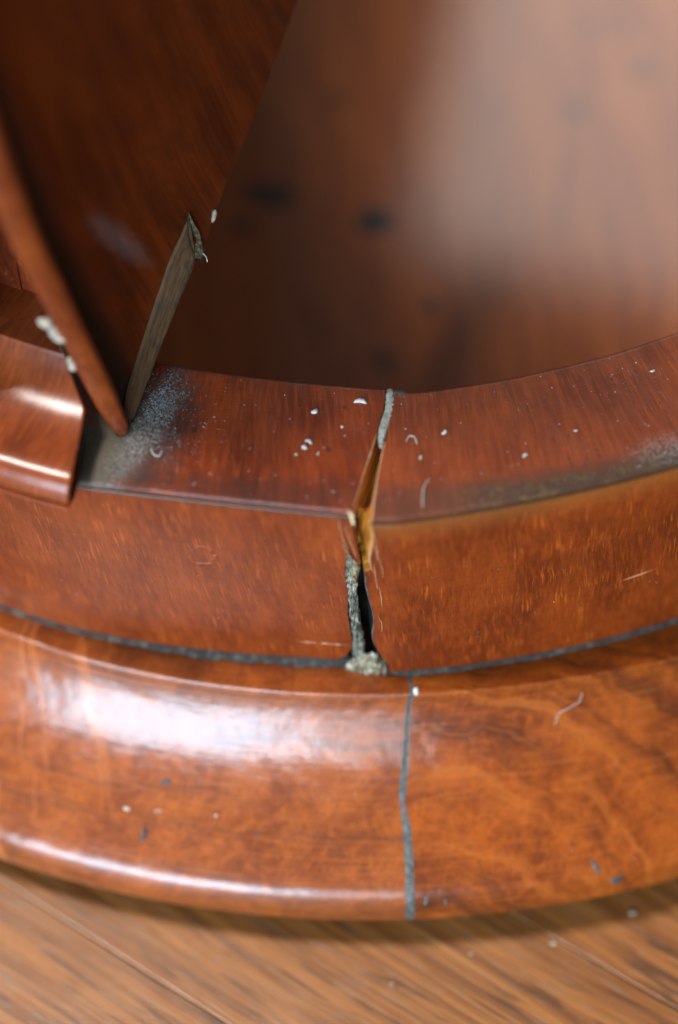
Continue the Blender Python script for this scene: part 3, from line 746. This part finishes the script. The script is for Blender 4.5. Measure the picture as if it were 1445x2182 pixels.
mark('pale_chip', 336, 1728, 1.1, .22, .08, M['chip'], .2, 10)
mark('pale_chip', 460, 1738, .35, .3, .1, M['chip'], .2, 11)

# ------------------------------------------------------------------ crumbs, fibres and dust lying on it (things of their own)
def crumb(px, py, lpx, wpx, ang, label, seed):
    """bent little bead of white putty lying on the sill"""
    rows = []; L = lpx*.09; Wd = wpx*.1*.42; c0 = at(px, py, 0); ca, sa = math.cos(ang), math.sin(ang)
    for i in range(10):
        u = i/9*2-1; rr = Wd*math.sqrt(max(.02, 1-u*u*u*u))*(1+.4*nz(i*.9, seed*3.1)); bend = (u*u-.4)*Wd*.9*(1 if seed % 2 else -1)
        q = Vector((u*L/2*ca-bend*sa, u*L/2*sa+bend*ca, 0))
        rows.append([c0+q+Vector((-sa, ca*1.25, 0))*(math.cos(2*math.pi*k/8)*rr*(1+.3*nz(i, k, seed)))+Vector((0, 0, rr*.7+math.sin(2*math.pi*k/8)*rr*.75)) for k in range(8)])
    o = grid('putty_crumb', rows, M['crumb'], None, closed=True, recenter=True)
    o['label'] = label; o['category'] = 'crumb'; o['group'] = 'white putty crumbs scattered on the sill'
for i, a in enumerate([
    (768, 857, 30, 11, -.15, 'largest white crumb, lying flat on the sill left of the putty'),
    (671, 878, 17, 10, .6, 'bent white crumb near the inner edge of the sill, left of the largest one'),
    (658, 942, 19, 8, -.6, 'slanting white crumb, upper of the close pair in mid sill'),
    (649, 954, 13, 10, -1.2, 'rounded white crumb, lower of the close pair in mid sill'),
    (678, 967, 11, 4, 1.2, 'thin upright white crumb just right of the close pair on the sill'),
    (729, 910, 7, 6, 0, 'tiny round white crumb halfway along the crack, on its left'),
    (631, 969, 6, 5, 0, 'tiny white speck below the close pair of crumbs on the left sill'),
    (947, 922, 15, 8, .9, 'white crumb on the right half of the sill, nearest the crack'),
    (1119, 971, 14, 6, .6, 'grey-white crumb in the middle of the right half of the sill'),
    (1391, 791, 14, 5, .4, 'white crumb at the far right, near the inner edge of the sill'),
    (897, 975, 12, 5, 1.2, 'thin crumb on the scuffed patch right of the open crack'),
    (1227, 918, 10, 4, .1, 'small white crumb by the long dark pores of the right sill')]):
    crumb(*a[:5], a[5], i)
def fibre(name, pts, rad, label, place, cat='fibre'):
    P = [place(px, py)+Vector((0, 0, h)) for px, py, h in cr_curve(pts, 6)]; rows = []
    for i, p in enumerate(P):
        T_ = (P[min(i+1, len(P)-1)]-P[max(i-1, 0)]).normalized(); S_ = T_.cross(Vector((0, 0, 1)))
        S_ = S_.normalized() if S_.length > 1e-4 else CR; N_ = S_.cross(T_)
        rows.append([p+(S_*math.cos(2*math.pi*k/5)+N_*math.sin(2*math.pi*k/5))*rad for k in range(5)])
    o = grid(name, rows, M['fibre'], None, closed=True, recenter=True); o['label'] = label; o['category'] = cat
fibre('fibre', [(914, 1023, .3), (904, 1040, .5), (901, 1060, .3), (901, 1082, .2)], .09, 'pale straight fibre lying near the front edge of the sill, right of the crack', lambda a, b: at(a, b, 0))
fibre('fibre', [(866, 942, .2), (872, 932, .4), (884, 935, .4), (888, 948, .2)], .09, 'fine curled fibre on the sill just right of the putty', lambda a, b: at(a, b, 0))
fibre('fibre', [(322, 958, .3), (328, 972, .5), (340, 975, .5), (346, 962, .3)], .10, 'curled tan fibre on the dusty end of the sill beside the door foot', lambda a, b: at(a, b, 0))
fibre('fibre', [(1183, 1545, .2), (1192, 1522, .5), (1215, 1512, .8), (1235, 1498, .8), (1241, 1478, .3)], .06, 'long curved hair on the swirling figure of the plinth moulding', lambda a, b: on_m(a, b)[0], 'hair')
fibre('fibre', [(432, 540, 0), (438, 545, 0), (441, 552, 0), (442, 558, 0)], .10, 'tiny dark fibre sticking out of the split stub on the door edge', lambda a, b: on_leaf(a, b, 1.0))
# dust: many small grains, thickest where the block and door meet the sill
def dust():
    V, F = [], []
    def grain(p, s):
        b = len(V); a0 = rnd()*6.3
        for k in range(3): V.append(p+Vector((math.cos(a0+k*2.1)*s*(.6+rnd()), math.sin(a0+k*2.1)*s*(.6+rnd()), 0)))
        V.append(p+Vector((0, 0, s*.9))); F.extend([(b, b+1, b+3), (b+1, b+2, b+3), (b+2, b, b+3)])
    for _ in range(2300):
        u = rnd(); px = 252+92*u+random.gauss(0, 14+22*rnd()); py = 1005-200*u+random.gauss(0, 12)
        if rnd() < .3: px, py = 330+abs(random.gauss(0, 70)), 930+random.gauss(0, 60)
        if nz(px*.03, py*.03) < -.1: continue
        th, r = pol(at(px, py))
        if not inner_r(th, -1)+.5 < r < front_r(th, -1)-.6 or th < block_end(r)+.004: continue
        grain(at(px, py, .05), .035+.07*rnd()**2)
    for _ in range(900):
        px, py = 340+rnd()*1100, 720+rnd()*390; th, r = pol(at(px, py)); s = -1 if px < 790 else 1
        if not inner_r(th, s)+.5 < r < front_r(th, s)-.8: continue
        T = SL if s < 0 else SR
        if (s < 0 and th > tab(T, r)-.003) or (s > 0 and th < tab(T, r)+.003): continue
        if rnd() > .35+nz(px*.02, py*.02): continue
        grain(at(px, py, .05), .05+.14*rnd()**3)
    for _ in range(420):
        px, py = rnd()*1445, 1480+rnd()*400
        if rnd() < .3+nz(px*.012, py*.012): p, _n = on_m(px, py); grain(p+_n*.03, .04+.12*rnd()**3)
    for _ in range(420):
        px, py = rnd()*1445, 1130+rnd()*230
        if abs(px-775) > 50 and not (px < 170 and py < 1080) and rnd() < .3+nz(px*.012, py*.012): grain(on_face(px, py, .03), .035+.09*rnd()**3)
    o = mk('dust', V, F, M['dust'], None, smooth=False); o['kind'] = 'stuff'
    o['label'] = 'fine grey dust lying on the sill, thickest beside the door foot'; o['category'] = 'dust'
dust()

# ------------------------------------------------------------------ the floor
def floor_mat(i):
    t = NT('oak_floorboard'); oi = t.n('ShaderNodeObjectInfo')
    P = t.vm('MULTIPLY', t.obj(), (1000, 1000, 1000)); P = t.vm('ADD', P, t.comb(t.math('MULTIPLY', oi.outputs['Random'], 900.0), 0.0, 0.0))
    w1 = t.math('MULTIPLY', t.math('SUBTRACT', t.noise(P, .008, 1), .5), 12.0)
    x, y, z = t.sep(P); Q = t.comb(x, t.math('ADD', y, w1), 0.0)
    g = t.noise(Q, 1, 3, .6, mul=(.008, .3, 1)); g2 = t.noise(Q, 1, 4, .65, mul=(.035, 1.5, 1), off=(3, 3, 0)); g3 = t.noise(P, .03, 3)
    c = t.mix(t.ss(g, .36, .66), (.145, .044, .009), (.27, .092, .018))
    c = t.mix(t.math('MULTIPLY', t.ss(g2, .48, .70), .55), c, (.34, .155, .048))
    c = t.mix(t.math('MULTIPLY', t.ss(t.noise(Q, 1, 3, .6, mul=(.04, .55, 1), off=(30, 0, 0)), .55, .64), .75), c, (.055, .022, .009))
    c = t.mix(t.math('MULTIPLY', t.ss(t.noise(Q, 1, 3, .6, mul=(.08, .9, 1), off=(70, 0, 0)), .60, .67), .5), c, (.17, .13, .10))
    c = t.mix(t.math('MULTIPLY', t.ss(g3, .5, .75), .35), c, (.33, .14, .05))
    rg = t.math('ADD', .28, t.math('MULTIPLY', g2, .25))
    return t.done(c, rg, t.bump(g2, .35, .0003), .25, .25)
fm = floor_mat(0)
floor = bpy.data.objects.new('floor', None); col.objects.link(floor); floor['kind'] = 'structure'
ZF = -103.5
ga = at(100, 1938, ZF); gb = at(450, 2160, ZF); dr = (gb-ga); dr.z = 0; dr.normalize(); nr = Vector((-dr.y, dr.x, 0))
if nr.x < 0: nr = -nr
gc = at(1300, 2068, ZF); BW = (gc-ga).dot(nr); nbd = 2 if BW > 60 else 1; BW /= nbd
bme = None
org = ga
for i in range(-7, 12):
    L0, L1 = -420, 420
    e = .9
    pr = [(.25, 0), (.25+e, -.02), (BW-.25-e, -.02), (BW-.25, 0)]
    if bme is None:
        V, F = [], []
        xs = [L0, L1]
        sec = [(.12, -9), (.12, -.5), (.2, -.1), (.5, 0), (BW-.5, 0), (BW-.2, -.1), (BW-.12, -.5), (BW-.12, -9)]
        for x_ in xs:
            for a, z in sec: V.append((x_*MM, a*MM, z*MM))
        k = len(sec); F = [(j, j+1, k+j+1, k+j) for j in range(k-1)]+[tuple(range(k)), tuple(range(k, 2*k))[::-1]]
        bme = bpy.data.meshes.new('floorboard'); bme.from_pydata(V, [], F); bme.materials.append(fm); bme.update()
    o = bpy.data.objects.new('floorboard', bme); col.objects.link(o); o.parent = floor
    p = org+nr*(BW*i)+dr*(40*nz(i*3.3))
    o.location = (p.x*MM, p.y*MM, (ZF+FL+.25*nz(i*1.9))*MM); o.rotation_euler = (0, 0, math.atan2(dr.y, dr.x))
    if (Vector((-dr.y, dr.x, 0))-nr).length > .1: o.rotation_euler.z += math.pi
# dark subfloor seen down the joints
mk('subfloor', [Vector((-700, -300, ZF-7)), Vector((900, -300, ZF-7)), Vector((900, 1100, ZF-7)), Vector((-700, 1100, ZF-7))], [(0, 1, 2, 3)], M['dirt'], floor, smooth=False)
for i, (px, py, a, lab) in enumerate([(1348, 1945, .8, 'pale round crumb on the floor, just in front of the plinth at the right'), (1180, 2010, .7, 'pale crumb on the floor right of the plinth joint'), (1003, 2032, .4, 'small pale speck on the floor below the plinth joint'), (835, 2096, .4, 'small whitish speck on the floor in the middle foreground')]):
    o = blob('floor_crumb', 0, 0, 0, a*1.2, a*.7, a*.3, M['chip'], None, i, 0, at(px, py, ZF+.2), (Vector((1, 0, 0)), Vector((0, 1, 0)), Vector((0, 0, 1))))
    o['label'] = lab; o['category'] = 'crumb'; o['group'] = 'pale crumbs on the floorboards'
